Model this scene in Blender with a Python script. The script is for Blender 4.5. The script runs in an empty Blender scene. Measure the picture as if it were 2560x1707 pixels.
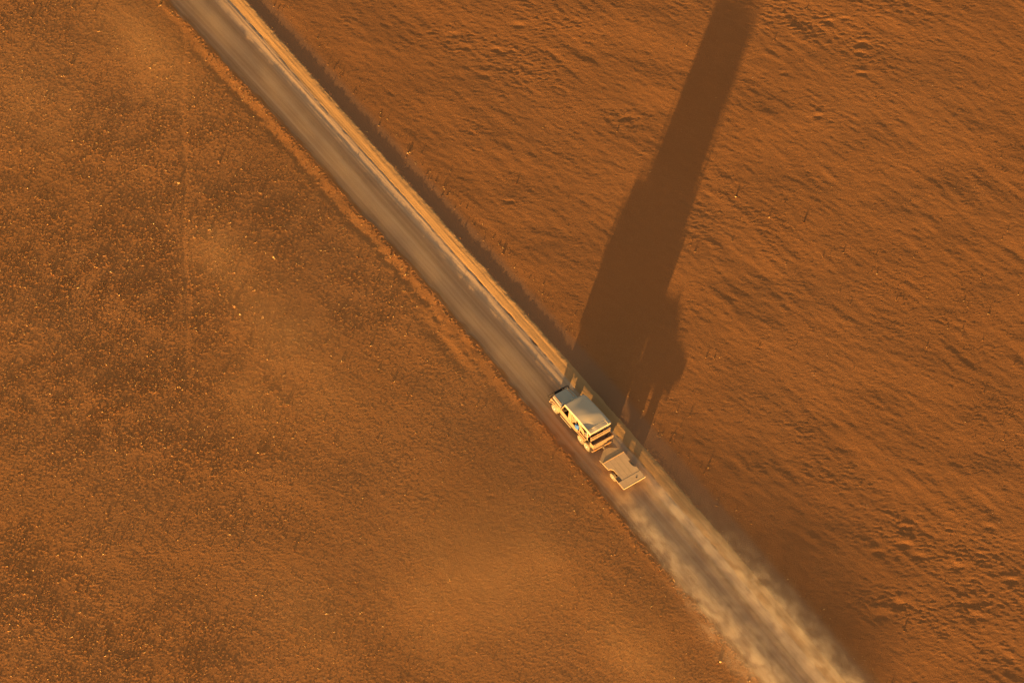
import bpy, bmesh, math, random
import numpy as np
from mathutils import Vector, Matrix, Euler

sc = bpy.context.scene
COL = sc.collection
R = math.radians
random.seed(7)

# ------------------------------------------------------------------ camera
TILT = R(37.0)
DIST = 352.0
cam = bpy.data.cameras.new("camera")
cam.lens = 166.0
cam.sensor_width = 36.0
cam.clip_start = 1.0
cam.clip_end = 8000.0
cam_ob = bpy.data.objects.new("camera", cam)
COL.objects.link(cam_ob)
cam_ob.location = (0, -DIST * math.sin(TILT), DIST * math.cos(TILT))
cam_ob.rotation_euler = (TILT, 0, 0)
sc.camera = cam_ob

# ------------------------------------------------------------------ sky + sun
SUN_EL = R(2.6)
TO_SUN = Vector((-0.288, -0.958, 0)).normalized()
sun_az = math.atan2(TO_SUN.x, TO_SUN.y)          # from +Y towards +X
world = bpy.data.worlds.new("World")
sc.world = world
world.use_nodes = True
wn = world.node_tree
bg = wn.nodes["Background"]
sky = wn.nodes.new("ShaderNodeTexSky")
sky.sky_type = 'NISHITA'
sky.sun_disc = False
sky.sun_elevation = SUN_EL
sky.sun_rotation = sun_az
sky.air_density = 1.0
sky.dust_density = 6.0
sky.ozone_density = 0.3
wn.links.new(sky.outputs[0], bg.inputs[0])
bg.inputs[1].default_value = 0.135

sun = bpy.data.lights.new("sun", 'SUN')
sun.energy = 5.0
sun.angle = R(0.5)
sun.color = (1.0, 0.62, 0.21)
sun_ob = bpy.data.objects.new("sun", sun)
COL.objects.link(sun_ob)
sdir = Vector((TO_SUN.x * math.cos(SUN_EL), TO_SUN.y * math.cos(SUN_EL), math.sin(SUN_EL)))
sun_ob.rotation_euler = sdir.to_track_quat('Z', 'Y').to_euler()
sun_ob.location = sdir * 500

sc.view_settings.view_transform = 'Standard'
sc.view_settings.look = 'None'
sc.view_settings.gamma = 1.0
sc.view_settings.exposure = 1.66
sc.cycles.volume_bounces = 2
sc.cycles.max_bounces = 6

# ------------------------------------------------------------------ node helpers
def new_mat(name):
    m = bpy.data.materials.new(name)
    m.use_nodes = True
    nt = m.node_tree
    p = nt.nodes["Principled BSDF"]
    return m, nt, p

def N(nt, typ, **kw):
    n = nt.nodes.new(typ)
    for k, v in kw.items():
        if k == 'ins':
            for kk, vv in v.items():
                n.inputs[kk].default_value = vv
        else:
            setattr(n, k, v)
    return n

def math_n(nt, op, a, b=None, c=None, clamp=False):
    n = nt.nodes.new("ShaderNodeMath")
    n.operation = op
    n.use_clamp = clamp
    for i, v in enumerate((a, b, c)):
        if v is None:
            continue
        if isinstance(v, (int, float)):
            n.inputs[i].default_value = v
        else:
            nt.links.new(v, n.inputs[i])
    return n.outputs[0]

def mix_col(nt, fac, a, b, blend='MIX'):
    n = nt.nodes.new("ShaderNodeMix")
    n.data_type = 'RGBA'
    n.blend_type = blend
    for s, v in ((n.inputs[0], fac), (n.inputs[6], a), (n.inputs[7], b)):
        if isinstance(v, (int, float)):
            s.default_value = v
        elif isinstance(v, tuple):
            s.default_value = (*v, 1.0) if len(v) == 3 else v
        else:
            nt.links.new(v, s)
    return n.outputs[2]

def ramp(nt, fac, stops):
    n = nt.nodes.new("ShaderNodeValToRGB")
    e = n.color_ramp.elements
    while len(e) < len(stops):
        e.new(0.5)
    for el, (p, c) in zip(e, stops):
        el.position = p
        el.color = (c, c, c, 1) if isinstance(c, (int, float)) else (*c, 1)
    nt.links.new(fac, n.inputs[0])
    return n.outputs[0]

def noise(nt, vec, scale, detail=4.0, rough=0.55):
    n = N(nt, "ShaderNodeTexNoise", ins={'Scale': scale, 'Detail': detail, 'Roughness': rough})
    if vec is not None:
        nt.links.new(vec, n.inputs['Vector'])
    return n.outputs['Fac']

# ------------------------------------------------------------------ road frame
DR = np.array([0.562, -0.827]); DR /= np.linalg.norm(DR)       # along the road, towards the lower right
NR = np.array([-DR[1], DR[0]])                                 # across, towards the right-hand field
LP = np.array([(-300,-6.5),(-60,-3.5),(-43.12,-3.49),(-41.0,-3.56),(-37.62,-3.5),(-35.49,-3.51),(-33.25,-3.33),(-30.64,-3.18),(-28.33,-3.07),(-25.66,-2.98),(-23.63,-2.9),(-16.28,-2.91),(-14.16,-2.63),(-11.51,-2.43),(-9.31,-2.31),(-6.91,-2.24),(-5.87,-2.39),(-4.87,-2.32),(-3.66,-2.22),(-1.5,-2.3),(0.58,-2.23),(2.75,-2.59),(5.36,-2.44),(7.61,-2.43),(9.52,-2.57),(11.28,-2.6),(12.8,-2.48),(14.4,-2.4),(16.21,-2.47),(19.15,-2.66),(21.47,-2.65),(23.9,-2.45),(28.03,-2.26),(29.61,-2.31),(33.57,-2.33),(34.72,-2.5),(60,-2.3),(300,1.0)])
RP = np.array([(-300,-2.0),(-60,1.4),(-39.63,1.65),(-36.48,1.55),(-33.56,1.59),(-29.87,1.7),(-26.27,1.6),(-23.14,1.65),(-19.93,1.7),(-14.73,2.01),(-12.14,2.08),(-9.86,2.12),(-6.5,2.19),(-3.17,2.26),(0.18,2.5),(3.68,2.46),(13.79,2.57),(16.51,2.48),(19.57,2.48),(22.4,2.59),(28.12,2.59),(33.02,2.72),(38.25,2.6),(60,2.9),(300,6.0)])
def _smooth(A, deg, keep):
    k = (np.abs(A[:, 0]) < 50); c = np.polyfit(A[k, 0], A[k, 1], deg); f = np.polyval(c, A[k, 0])
    B = A.copy(); B[k, 1] = f + keep * (A[k, 1] - f); return B
LPS = _smooth(LP, 3, 0.0); RPS = _smooth(RP, 3, 0.0)
LP = _smooth(LP, 3, 0.45); RP = _smooth(RP, 3, 0.12)
rng = np.random.default_rng(3)
_ev = np.arange(-70, 70, 0.12)
def _n1(sig, k):
    a = rng.standard_normal(len(_ev)); g = np.exp(-0.5 * (np.arange(-40, 41) / k) ** 2)
    a = np.convolve(a, g / g.sum(), 'same'); return a / a.std() * sig
_el = _n1(0.035, 1.5) + _n1(0.03, 4)
_er = _n1(0.016, 1.5) + _n1(0.012, 5)
def uL(v): return np.interp(v, LP[:, 0], LP[:, 1]) + np.interp(v, _ev, _el, 0, 0)
def uR(v): return np.interp(v, RP[:, 0], RP[:, 1]) + np.interp(v, _ev, _er, 0, 0)
def sst(a, b, x):
    t = np.clip((x - a) / (b - a), 0, 1); return t * t * (3 - 2 * t)

# ------------------------------------------------------------------ height field
X0, X1, Y0, Y1, CS = -50.0, 50.0, -40.0, 44.0, 0.07
gx = np.arange(X0, X1, CS); gy = np.arange(Y0, Y1, CS)
NX, NY = len(gx), len(gy)
kx = np.fft.rfftfreq(NX, CS)[None, :]; ky = np.fft.fftfreq(NY, CS)[:, None]
def band(seed, lo, hi, ang=0.0, aniso=1.0):
    """Gaussian noise between wavelengths lo and hi (m); aniso > 1 stretches it along angle ang."""
    r = np.random.default_rng(seed)
    f = np.fft.rfft2(r.standard_normal((NY, NX)).astype(np.float32))
    c, s = math.cos(ang), math.sin(ang)
    ka = (kx * c + ky * s) * aniso; kb = -kx * s + ky * c
    k = np.sqrt(ka ** 2 + kb ** 2) + 1e-9
    w = np.exp(-(k * lo) ** 2 * 0.7) * (1 - np.exp(-(k * hi) ** 2 * 0.7))
    w = w / (k ** 0.5)
    z = np.fft.irfft2(f * w, s=(NY, NX))
    return (z / z.std()).astype(np.float32)

GX, GY = np.meshgrid(gx, gy)
V = GX * DR[0] + GY * DR[1]; U = GX * NR[0] + GY * NR[1]
TL = U - uL(V); TR_ = U - uR(V)
left = sst(0.3, -0.6, TL); right = sst(1.0, 2.6, TR_)

def blob(px, py, rx, ry=None, rot=0.0):
    """soft elliptical patch in plan (metres)"""
    ry = ry or rx
    c, s = math.cos(rot), math.sin(rot)
    a = (GX - px) * c + (GY - py) * s; b = -(GX - px) * s + (GY - py) * c
    return np.exp(-(a / rx) ** 2 - (b / ry) ** 2)

def P(px, py):
    """plan position of a spot measured in the 2560 px photograph (used once, to lay out patches of ground)"""
    f = 166.0 / 36 * 2560
    rx, ry = (px - 1280) / f, -(py - 853.5) / f
    dy = math.sin(TILT) + ry * math.cos(TILT); dz = -math.cos(TILT) + ry * math.sin(TILT)
    t = -DIST * math.cos(TILT) / dz
    return rx * t, -DIST * math.sin(TILT) + dy * t

# trampled places: clusters of dents and little mounds
tramp = np.zeros_like(GX, dtype=np.float32)
for px, py, r1, r2, ro, w in [(1180, 110, 5, 1.6, -0.5, .9), (1290, 150, 4, 2.2, -0.6, 1), (1400, 60, 4, 2, -.4, .7), (1980, 40, 6, 2.2, -.5, 1), (2110, 90, 5, 2, -.7, .9),
                              (1570, 300, 1.8, 1, -.3, .9), (1270, 510, 1.6, .7, 0, .7), (1180, 320, 1.5, .8, -.3, .6), (2060, 290, 2, 1, -.4, .6), (2250, 1330, 4, 2.2, -.5, 1), (2420, 1390, 5, 3, -.6, .9),
                              (2250, 1520, 5, 2, -.2, 1), (2470, 1500, 4, 3, 0, 1), (2060, 1190, 2.5, 1.2, -.7, .8), (2000, 1080, 2.2, 1, -.7, .6), (2130, 1180, 2, 1, -.4, .6), (2500, 1640, 4, 2, 0, .7),
                              (1310, 1330, 2.5, 1.2, -.3, .55), (1120, 1250, 3, 1.3, -.3, .4), (1750, 520, 5, 2.6, -.8, .35), (1860, 530, 5, 2, -.8, .4), (60, 180, 5, 3, 0, .2), (2200, 20, 5, 2, -.3, .7)]:
    x, y = P(px, py)
    tramp = np.maximum(tramp, w * blob(x, y, r1, r2, ro))
# rough left-hand field: where the tufts stand dense
rough = np.zeros_like(GX, dtype=np.float32)
for px, py, r1, r2, ro, w in [(300, 700, 14, 9, 0, 1), (650, 540, 6, 4, -.6, 1), (250, 1000, 10, 6, 0, 1), (900, 740, 4, 3, 0, .8), (60, 1500, 6, 6, 0, .8), (350, 1640, 8, 4, 0, .8), (60, 60, 6, 6, 0, .35), (420, 1130, 7, 3, 0, .8), (330, 330, 9, 6, 0, .7),
                              (600, 1300, 5, 2, 0, .4), (700, 850, 3, 6, 0, .5), (850, 1600, 4, 4, 0, .3), (1000, 640, 4, 2, -.9, .6), (2350, 760, 7, 4, -.5, .45), (1800, 480, 5, 2, -.9, .4), (2520, 1060, 3, 4, 0, .5), (2500, 420, 4, 3, -.8, .35), (1950, 560, 3, 2, 0, .3)]:
    x, y = P(px, py)
    rough = np.maximum(rough, w * blob(x, y, r1, r2, ro))
rough = rough * (0.62 + 0.38 * band(50, 2.0, 9.0).clip(-1, 1))
x0_, y0_ = P(452, -50); x1_, y1_ = P(468, 1000)
tk = np.exp(-(((GX - (x0_ + (x1_ - x0_) * (GY - y0_) / (y1_ - y0_)) - .12 * np.sin(GY * .5)) / 0.22) ** 2)) * sst(y1_ - 1, y1_ + 4, GY)
rough = (rough * (1 - 0.8 * tk)).clip(0, 1)

# sand: long low swells, wind streaks, fine ripples that run roughly across the picture
H = (0.008 * left + 0.012 * right) * band(1, 6, 26)
streak = band(2, 1.1, 7, R(-47), 4.0)
H = H + (0.0024 * right + 0.0013) * streak * np.clip(0.35 + 0.65 * band(7, 5, 25), 0.08, 1.6)
H += (0.0009 * right + 0.0015) * band(3, 0.5, 2.6, R(-38), 2.4)
rip = band(4, 0.20, 0.75, R(-6), 2.6)
H += 0.0012 * (1 + 0.35 * band(5, 2, 9)).clip(0.2, 2) * rip * (0.85 * right + (1.0 - 0.6 * rough) * left)
H += 0.0020 * band(6, 0.12, 0.34) * (0.8 * right + left * 1.4)
dent = band(8, 0.36, 1.3, R(-12), 1.6)
H += tramp * (-0.011 * np.maximum(dent - 0.9, 0) + 0.009 * np.maximum(-dent - 0.85, 0) + 0.0022 * rip)
clump = band(9, 0.10, 0.55)
clump = np.maximum(clump - 0.5, 0) ** 1.3
H += left * (0.006 + 0.022 * rough) * clump + right * 0.016 * rough * clump
H += left * rough * 0.004 * band(10, 0.3, 1.5)
H += -0.012 * tk * left
# isolated deeper hoof-like pits, a raised lip on the far side
for px, py, r, dp in [(2075, 55, .3, .07), (2110, 48, .22, .06), (2155, 112, .4, .09), (2150, 135, .3, .07), (1135, 88, .35, .06), (1165, 120, .3, .05), (1240, 125, .3, .06), (1297, 65, .35, .07), (1262, 130, .3, .05), (1215, 190, .28, .05),
                      (1570, 295, .35, .06), (2045, 292, .3, .06), (2263, 1362, .38, .09), (2262, 1320, .3, .07), (2195, 1382, .35, .07), (2250, 1512, .5, .10), (2205, 1540, .5, .09), (2530, 1452, .3, .10), (2450, 1385, .25, .05), (2470, 1320, .4, .05),
                      (2395, 1418, .5, .06), (2415, 1510, .4, .06), (2440, 1545, .45, .07), (2300, 1392, .3, .05), (1275, 505, .25, .05), (1230, 1240, .2, .04), (2150, 185, .25, .06), (1820, 35, .3, .05), (1958, 185, .25, .04), (2160, 186, .2, .05)]:
    x, y = P(px, py)
    dp *= 0.42
    H += -dp * blob(x, y, r * 1.3, r * 0.8) + 0.55 * dp * blob(x + .2 * r, y + 1.3 * r, r * 1.4, r * 0.8)
# flatten natural relief over the road corridor, then add its graded profile
keep = np.maximum(sst(0.2, -1.2, TL), sst(0.9, 2.2, TR_))
H = H * (0.06 + 0.94 * keep)
W_ = uR(V) - uL(V)
crestL = 0.036 * (1 + 0.30 * band(20, 1.5, 6))
fur = sst(-42, -32, V) * sst(14, -6, V)
crestR = 0.045 * (1 + 0.12 * band(21, .5, 3)) - 0.045 * sst(1.5, 6.5, V)
crestL = crestL * (1 - 0.45 * sst(4, 12, V))
bed = -0.055 - 0.050 * (np.clip(TL, 0.4, 2.95) - 0.4)
prof = np.where(TL < 0, crestL * sst(-0.75, -0.12, TL),
       np.where(TL < 0.46, crestL + (-0.055 - crestL) * sst(0.0, 0.46, TL), bed))
s_ = TL - W_                                  # 0 at the outer lip of the right-hand berm
up1 = 0.112 * np.clip((s_ + 2.30) / 1.3, 0, 1) + 0.128 * np.clip((s_ + 0.95) / 0.82, 0, 1) + (crestR - 0.045) * sst(-.5, -.15, s_)
back = np.where(s_ > -0.15, -(crestR + 0.014) * sst(-0.12, 0.75, s_) , 0)
rec = np.where(s_ > 0.0, 0.03 * sst(1.2, 3.0, s_), 0)
prof = prof + np.where(TL > 0.46, up1 + back + rec, 0)
fade = sst(66, 58, np.abs(V))
prof = prof - fur * 0.024 * np.exp(-((TL + 1.05) / 0.30) ** 2) * (1 + 0.4 * band(23, .8, 5))
prof = prof * fade
# a churned lip on both edges
lipn = band(22, 0.12, 0.6)
H += 0.018 * lipn * np.exp(-((TL + 0.12) / 0.16) ** 2) + 0.009 * lipn * np.exp(-((s_ - 0.02) / 0.15) ** 2)
H += prof
# the old drift beside the left bank, and a little wash
x, y = P(1145, 860)
H += 0.05 * blob(x, y, 0.5, 3.2, R(34)) - 0.04 * blob(x - .9, y + 0.1, 0.7, 3.0, R(34))
# fade to zero at the border of the detailed area
bx = np.minimum(GX - X0, X1 - GX); by = np.minimum(GY - Y0, Y1 - GY)
H = (H * sst(0.3, 5.0, np.minimum(bx, by))).astype(np.float32)
SINK = 0.06 * sst(0.02, 0.28, TL) * sst(0.02, -0.22, s_)

def samp(F, x, y):
    fx = np.clip((np.asarray(x) - X0) / CS, 0, NX - 1.001); fy = np.clip((np.asarray(y) - Y0) / CS, 0, NY - 1.001)
    i = fx.astype(int); j = fy.astype(int); a = fx - i; b = fy - j
    return (F[j, i] * (1 - a) * (1 - b) + F[j, i + 1] * a * (1 - b) + F[j + 1, i] * (1 - a) * b + F[j + 1, i + 1] * a * b)
def hz(x, y): return float(samp(H, x, y))

def grid_mesh(name, XX, YY, ZZ, attrs=None):
    ny, nx = XX.shape
    co = np.stack([XX, YY, ZZ], -1).reshape(-1, 3).astype(np.float32)
    idx = np.arange(nx * ny).reshape(ny, nx)
    q = np.stack([idx[:-1, :-1], idx[:-1, 1:], idx[1:, 1:], idx[1:, :-1]], -1).reshape(-1).astype(np.int32)
    me = bpy.data.meshes.new(name)
    nf = len(q) // 4
    me.vertices.add(len(co)); me.vertices.foreach_set("co", co.ravel())
    me.loops.add(len(q)); me.loops.foreach_set("vertex_index", q)
    me.polygons.add(nf)
    me.polygons.foreach_set("loop_start", np.arange(0, len(q), 4, dtype=np.int32))
    me.polygons.foreach_set("use_smooth", np.ones(nf, dtype=bool))
    me.update(calc_edges=True)
    for k, a in (attrs or {}).items():
        at = me.attributes.new(k, 'FLOAT', 'POINT'); at.data.foreach_set("value", a.reshape(-1).astype(np.float32))
    ob = bpy.data.objects.new(name, me); COL.objects.link(ob)
    return ob

# ground: one sheet to the horizon
def extend(g, lo, hi):
    st = []; p = g[0]; s = 0.5
    while p > lo: p -= s; s *= 1.35; st.append(p)
    en = []; p = g[-1]; s = 0.5
    while p < hi: p += s; s *= 1.35; en.append(p)
    return np.concatenate([np.array(st[::-1]), g, np.array(en)]), len(st), len(en)
ex, a0, a1 = extend(gx, -5000, 5000); ey, b0, b1 = extend(gy, -5000, 5000)
EX, EY = np.meshgrid(ex, ey)
EZ = np.zeros_like(EX); EZ[b0:b0 + NY, a0:a0 + NX] = H - SINK
ER = np.zeros_like(EX); ER[b0:b0 + NY, a0:a0 + NX] = rough
ES = np.ones_like(EX); ES[b0:b0 + NY, a0:a0 + NX] = 1 - np.exp(-(np.maximum(np.abs(s_ - 0.75) - 0.55, 0) / 0.35) ** 2)
EL = np.zeros_like(EX); EL[b0:b0 + NY, a0:a0 + NX] = left
ground = grid_mesh("ground", EX, EY, EZ, {"rough": ER, "open": 1 - ES, "leftside": EL})
ground["kind"] = "structure"
ground["label"] = "orange desert sand and gravel plain"

m, nt, p = new_mat("desert_sand")
tc = N(nt, "ShaderNodeNewGeometry").outputs['Position']
ar = N(nt, "ShaderNodeAttribute", attribute_name="rough").outputs['Fac']
ao = N(nt, "ShaderNodeAttribute", attribute_name="open").outputs['Fac']
al = N(nt, "ShaderNodeAttribute", attribute_name="leftside").outputs['Fac']
n1 = noise(nt, tc, 0.07, 3, 0.5); n2 = noise(nt, tc, 1.3, 5, 0.6); n3 = noise(nt, tc, 9.0, 3, 0.6)
c = mix_col(nt, ramp(nt, n1, [(0.35, 0.0), (0.65, 1.0)]), (0.46, 0.183, 0.052), (0.51, 0.216, 0.070))
c = mix_col(nt, ramp(nt, n2, [(0.35, 0.0), (0.7, 0.45)]), c, (0.40, 0.150, 0.040))
c = mix_col(nt, ramp(nt, n3, [(0.3, 0.0), (0.75, 0.35)]), c, (0.53, 0.24, 0.085))
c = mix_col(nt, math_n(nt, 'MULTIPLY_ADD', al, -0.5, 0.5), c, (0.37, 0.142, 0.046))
c = mix_col(nt, math_n(nt, 'MULTIPLY', ar, 0.45), c, (0.37, 0.135, 0.037))
c = mix_col(nt, math_n(nt, 'MULTIPLY', ao, 0.8), c, (0.38, 0.19, 0.095))
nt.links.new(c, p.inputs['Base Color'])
p.inputs['Roughness'].default_value = 1.0
p.inputs['Specular IOR Level'].default_value = 0.15
p.inputs['Diffuse Roughness'].default_value = 1.0
n4 = noise(nt, tc, 30.0, 2, 0.6)
c = mix_col(nt, ramp(nt, n4, [(0.35, 0.5), (0.5, 0.0)]), c, (0.30, 0.125, 0.04))
c = mix_col(nt, ramp(nt, n4, [(0.55, 0.0), (0.72, 0.5)]), c, (0.60, 0.33, 0.12))
nt.links.new(c, p.inputs['Base Color'])
b1n = noise(nt, tc, 14.0, 4, 0.7)
bmp = N(nt, "ShaderNodeBump", ins={'Strength': 1.0, 'Distance': 0.045})
nt.links.new(b1n, bmp.inputs['Height'])
nt.links.new(bmp.outputs[0], p.inputs['Normal'])
SAND = m
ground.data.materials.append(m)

# ------------------------------------------------------------------ dirt road sheet
vv = np.concatenate([np.arange(-300, -66, 6.0), np.arange(-66, 66, 0.09), np.arange(66, 300, 6.0)])
tt = np.concatenate([[-0.14, -0.06], np.linspace(0, 1, 88), [1.0, 1.0]])
VV, TT = np.meshgrid(vv, tt)
lw = uR(vv) - uL(vv)
UU = uL(VV) + TT * lw[None, :]
uls = np.interp(vv, LPS[:, 0], LPS[:, 1]); urs = np.interp(vv, RPS[:, 0], RPS[:, 1])
UU = uls[None, :] + TT * (urs - uls)[None, :]
UU = UU + (uL(vv) - uls)[None, :] * np.exp(-TT * lw[None, :] / 0.25) + (uR(vv) - urs)[None, :] * np.exp(-(1 - TT) * lw[None, :] / 0.4)
UU[0, :] = uL(vv) - 0.14; UU[1, :] = uL(vv) - 0.05
UU[-2, :] = uR(vv) + 0.05; UU[-1, :] = uR(vv) + 0.14
RX = VV * DR[0] + UU * NR[0]; RY = VV * DR[1] + UU * NR[1]
RZ = samp(H, RX, RY)
s2 = UU - uR(VV); t2 = UU - uL(VV)
# wheel-polished streaks that run along the lane
def along(seed, nt_, kv):
    r = np.random.default_rng(seed); a = r.standard_normal((len(tt), len(vv)))
    fk = np.fft.rfftfreq(len(vv)); f = np.fft.rfft(a, axis=1) * np.exp(-(fk * kv) ** 2)[None, :]
    a = np.fft.irfft(f, n=len(vv), axis=1)
    g = np.exp(-0.5 * (np.arange(-6, 7) / nt_) ** 2); g /= g.sum()
    a = np.apply_along_axis(lambda q: np.convolve(q, g, 'same'), 0, a)
    return a / a.std()
st1 = along(31, 0.8, 300); st2 = along(32, 2.2, 900); st3 = along(33, 0.8, 18)
inlane = sst(0.3, 0.7, t2)
fine = sst(-2.3, -1.6, s2) * sst(0.0, -0.15, s2)
RZ += (0.005 * st2 + 0.0045 * st1) * inlane * (0.35 + fine) + 0.002 * st3 * inlane
# the cut rut at the foot of the berm
rw = 0.03 * np.interp(VV, _ev, _n1(1, 12))
RZ += -0.030 * np.clip(0.5 + 0.7 * np.interp(VV, _ev, _n1(1, 1.5)), 0.1, 2) * np.exp(-((s2 + 0.98 + rw) / 0.05) ** 2) * (1 + 0.6 * np.interp(VV, _ev, _n1(1, 5)))
far = sst(60, 66, np.abs(VV))
RZ = RZ + 0.006 + 0.03 * far
RZ[0, :] -= 0.09; RZ[-1, :] -= 0.10; RZ[1, :] -= 0.015; RZ[-2, :] -= 0.02
road = grid_mesh("road", RX, RY, RZ, {"berm": sst(-1.05, -0.9, s2), "lane": sst(-2.3, -1.6, s2) * sst(-0.85, -1.0, s2), "streak": st1 * 0.5 + st2 * 0.5, "sandy": sst(3, 9, VV) * sst(1.9, 0.5, t2), "verge": sst(0.42, 0.05, t2 + 0.10 * st3)})
road["kind"] = "structure"
road["label"] = "graded dirt road with a raised sand berm along one side"
m, nt, p = new_mat("road_dust")
tc = N(nt, "ShaderNodeNewGeometry").outputs['Position']
ab = N(nt, "ShaderNodeAttribute", attribute_name="berm").outputs['Fac']
aln = N(nt, "ShaderNodeAttribute", attribute_name="lane").outputs['Fac']
ast = N(nt, "ShaderNodeAttribute", attribute_name="streak").outputs['Fac']
asd = N(nt, "ShaderNodeAttribute", attribute_name="sandy").outputs['Fac']
n2 = noise(nt, tc, 0.35, 4, 0.6); n3 = noise(nt, tc, 7.0, 4, 0.65)
c = mix_col(nt, ramp(nt, n2, [(0.35, 0.0), (0.65, 1.0)]), (0.48, 0.262, 0.134), (0.56, 0.315, 0.165))
c = mix_col(nt, math_n(nt, 'MULTIPLY', asd, 0.7), c, (0.52, 0.25, 0.10))
c = mix_col(nt, math_n(nt, 'MULTIPLY', aln, 0.8), c, (0.68, 0.46, 0.28))
c = mix_col(nt, math_n(nt, 'MULTIPLY_ADD', ast, 0.35, 0.10, True), c, (0.33, 0.165, 0.075))
c = mix_col(nt, math_n(nt, 'MULTIPLY_ADD', ast, -0.35, -0.04, True), c, (0.66, 0.43, 0.26))
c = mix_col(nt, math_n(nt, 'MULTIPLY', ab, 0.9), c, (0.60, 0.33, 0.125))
c = mix_col(nt, ramp(nt, n3, [(0.35, 0.0), (0.8, 0.3)]), c, (0.56, 0.33, 0.17))
avg = N(nt, "ShaderNodeAttribute", attribute_name="verge").outputs['Fac']
c = mix_col(nt, avg, c, (0.46, 0.183, 0.055))
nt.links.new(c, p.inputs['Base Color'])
p.inputs['Roughness'].default_value = 1.0
p.inputs['Specular IOR Level'].default_value = 0.15
p.inputs['Diffuse Roughness'].default_value = 1.0
b1n = noise(nt, tc, 12.0, 4, 0.65)
bmp = N(nt, "ShaderNodeBump", ins={'Strength': 1.0, 'Distance': 0.02})
nt.links.new(b1n, bmp.inputs['Height'])
nt.links.new(bmp.outputs[0], p.inputs['Normal'])
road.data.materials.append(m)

# ------------------------------------------------------------------ dry tufts, stalks and stones (uncountable ground cover)
def tri_soup(name, co, mat):
    me = bpy.data.meshes.new(name)
    n = len(co)
    me.vertices.add(n); me.vertices.foreach_set("co", co.astype(np.float32).ravel())
    me.loops.add(n); me.loops.foreach_set("vertex_index", np.arange(n, dtype=np.int32))
    me.polygons.add(n // 3); me.polygons.foreach_set("loop_start", np.arange(0, n, 3, dtype=np.int32))
    me.update(calc_edges=True); me.validate()
    ob = bpy.data.objects.new(name, me); COL.objects.link(ob); me.materials.append(mat)
    return ob

rg = np.random.default_rng(11)
def scatter(n, prob):
    x = rg.uniform(-44, 44, n); y = rg.uniform(-35, 38, n)
    v = x * DR[0] + y * DR[1]; u = x * NR[0] + y * NR[1]
    l = u - uL(v); r_ = u - uR(v)
    k = rg.random(n) < prob(x, y, l, r_)
    return x[k], y[k], l[k], r_[k]
clus = band(40, 0.5, 3.0); clus2 = band(41, 1.5, 6.0)
def p_tuft(x, y, l, r_):
    ro = samp(rough, x, y); cl = samp(clus, x, y); c2 = samp(clus2, x, y)
    dl = 0.8 * (0.06 + 0.95 * ro) * np.clip(0.55 + 0.5 * cl, 0.05, 1.3)
    dr = (0.003 + 0.26 * ro ** 1.5) * np.clip(0.3 + 0.8 * c2, 0, 1.5)
    edge = 0.30 * np.exp(-((l + 0.25) / 0.35) ** 2) + 0.10 * np.exp(-((r_ - 0.12) / 0.2) ** 2) + 0.14 * np.exp(-((r_ - 1.9) / 0.5) ** 2)
    d = np.where(l < 0, dl + edge, np.where(r_ > 1.3, dr + edge, np.where(r_ > 0.03, edge, 0)))
    return d
tx, ty, tl, tr = scatter(330000, p_tuft)
nT = len(tx)
tz = samp(H, tx, ty)
hh = 0.032 * np.exp(rg.normal(0, 0.40, nT)) * np.where(tl < 0, 1.0, 0.9)
tall = rg.random(nT) < np.where(tl < 0, 0.012, 0.018)
hh = np.where(tall, rg.uniform(0.05, 0.13, nT), hh)
ww = np.where(tall, rg.uniform(0.02, 0.04, nT), hh * rg.uniform(1.1, 2.0, nT))
tris = []
for k in range(5):
    a = rg.uniform(0, 2 * np.pi, nT); lean = rg.uniform(0.1, 0.9, nT) * hh
    la = rg.uniform(0, 2 * np.pi, nT)
    off = rg.uniform(0, 0.5, nT) * ww
    cx = tx + np.cos(la) * off; cy = ty + np.sin(la) * off
    b0_ = np.stack([cx - np.cos(a) * ww * .5, cy - np.sin(a) * ww * .5, tz - 0.01], -1)
    b1_ = np.stack([cx + np.cos(a) * ww * .5, cy + np.sin(a) * ww * .5, tz - 0.01], -1)
    tp = np.stack([cx + np.cos(la) * lean, cy + np.sin(la) * lean, tz + hh * rg.uniform(.7, 1.1, nT)], -1)
    tris.append(np.stack([b0_, b1_, tp], 1).reshape(-1, 3))
m, nt, p = new_mat("dry_grass")
tc = N(nt, "ShaderNodeNewGeometry").outputs['Position']
w = N(nt, "ShaderNodeTexWhiteNoise"); 
sn = N(nt, "ShaderNodeVectorMath", operation='SNAP'); sn.inputs[1].default_value = (0.15, 0.15, 10)
nt.links.new(tc, sn.inputs[0]); nt.links.new(sn.outputs[0], w.inputs['Vector'])
c = ramp(nt, w.outputs['Value'], [(0.0, (0.22, 0.09, 0.03)), (0.6, (0.42, 0.19, 0.06)), (0.8, (0.66, 0.36, 0.11)), (1.0, (0.80, 0.55, 0.24))])
nt.links.new(c, p.inputs['Base Color']); p.inputs['Roughness'].default_value = 0.9
grass = tri_soup("dry_grass", np.concatenate(tris), m)
grass["kind"] = "stuff"; grass["label"] = "short dry grass tufts and stalks over the desert plain"; grass["category"] = "grass"

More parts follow.
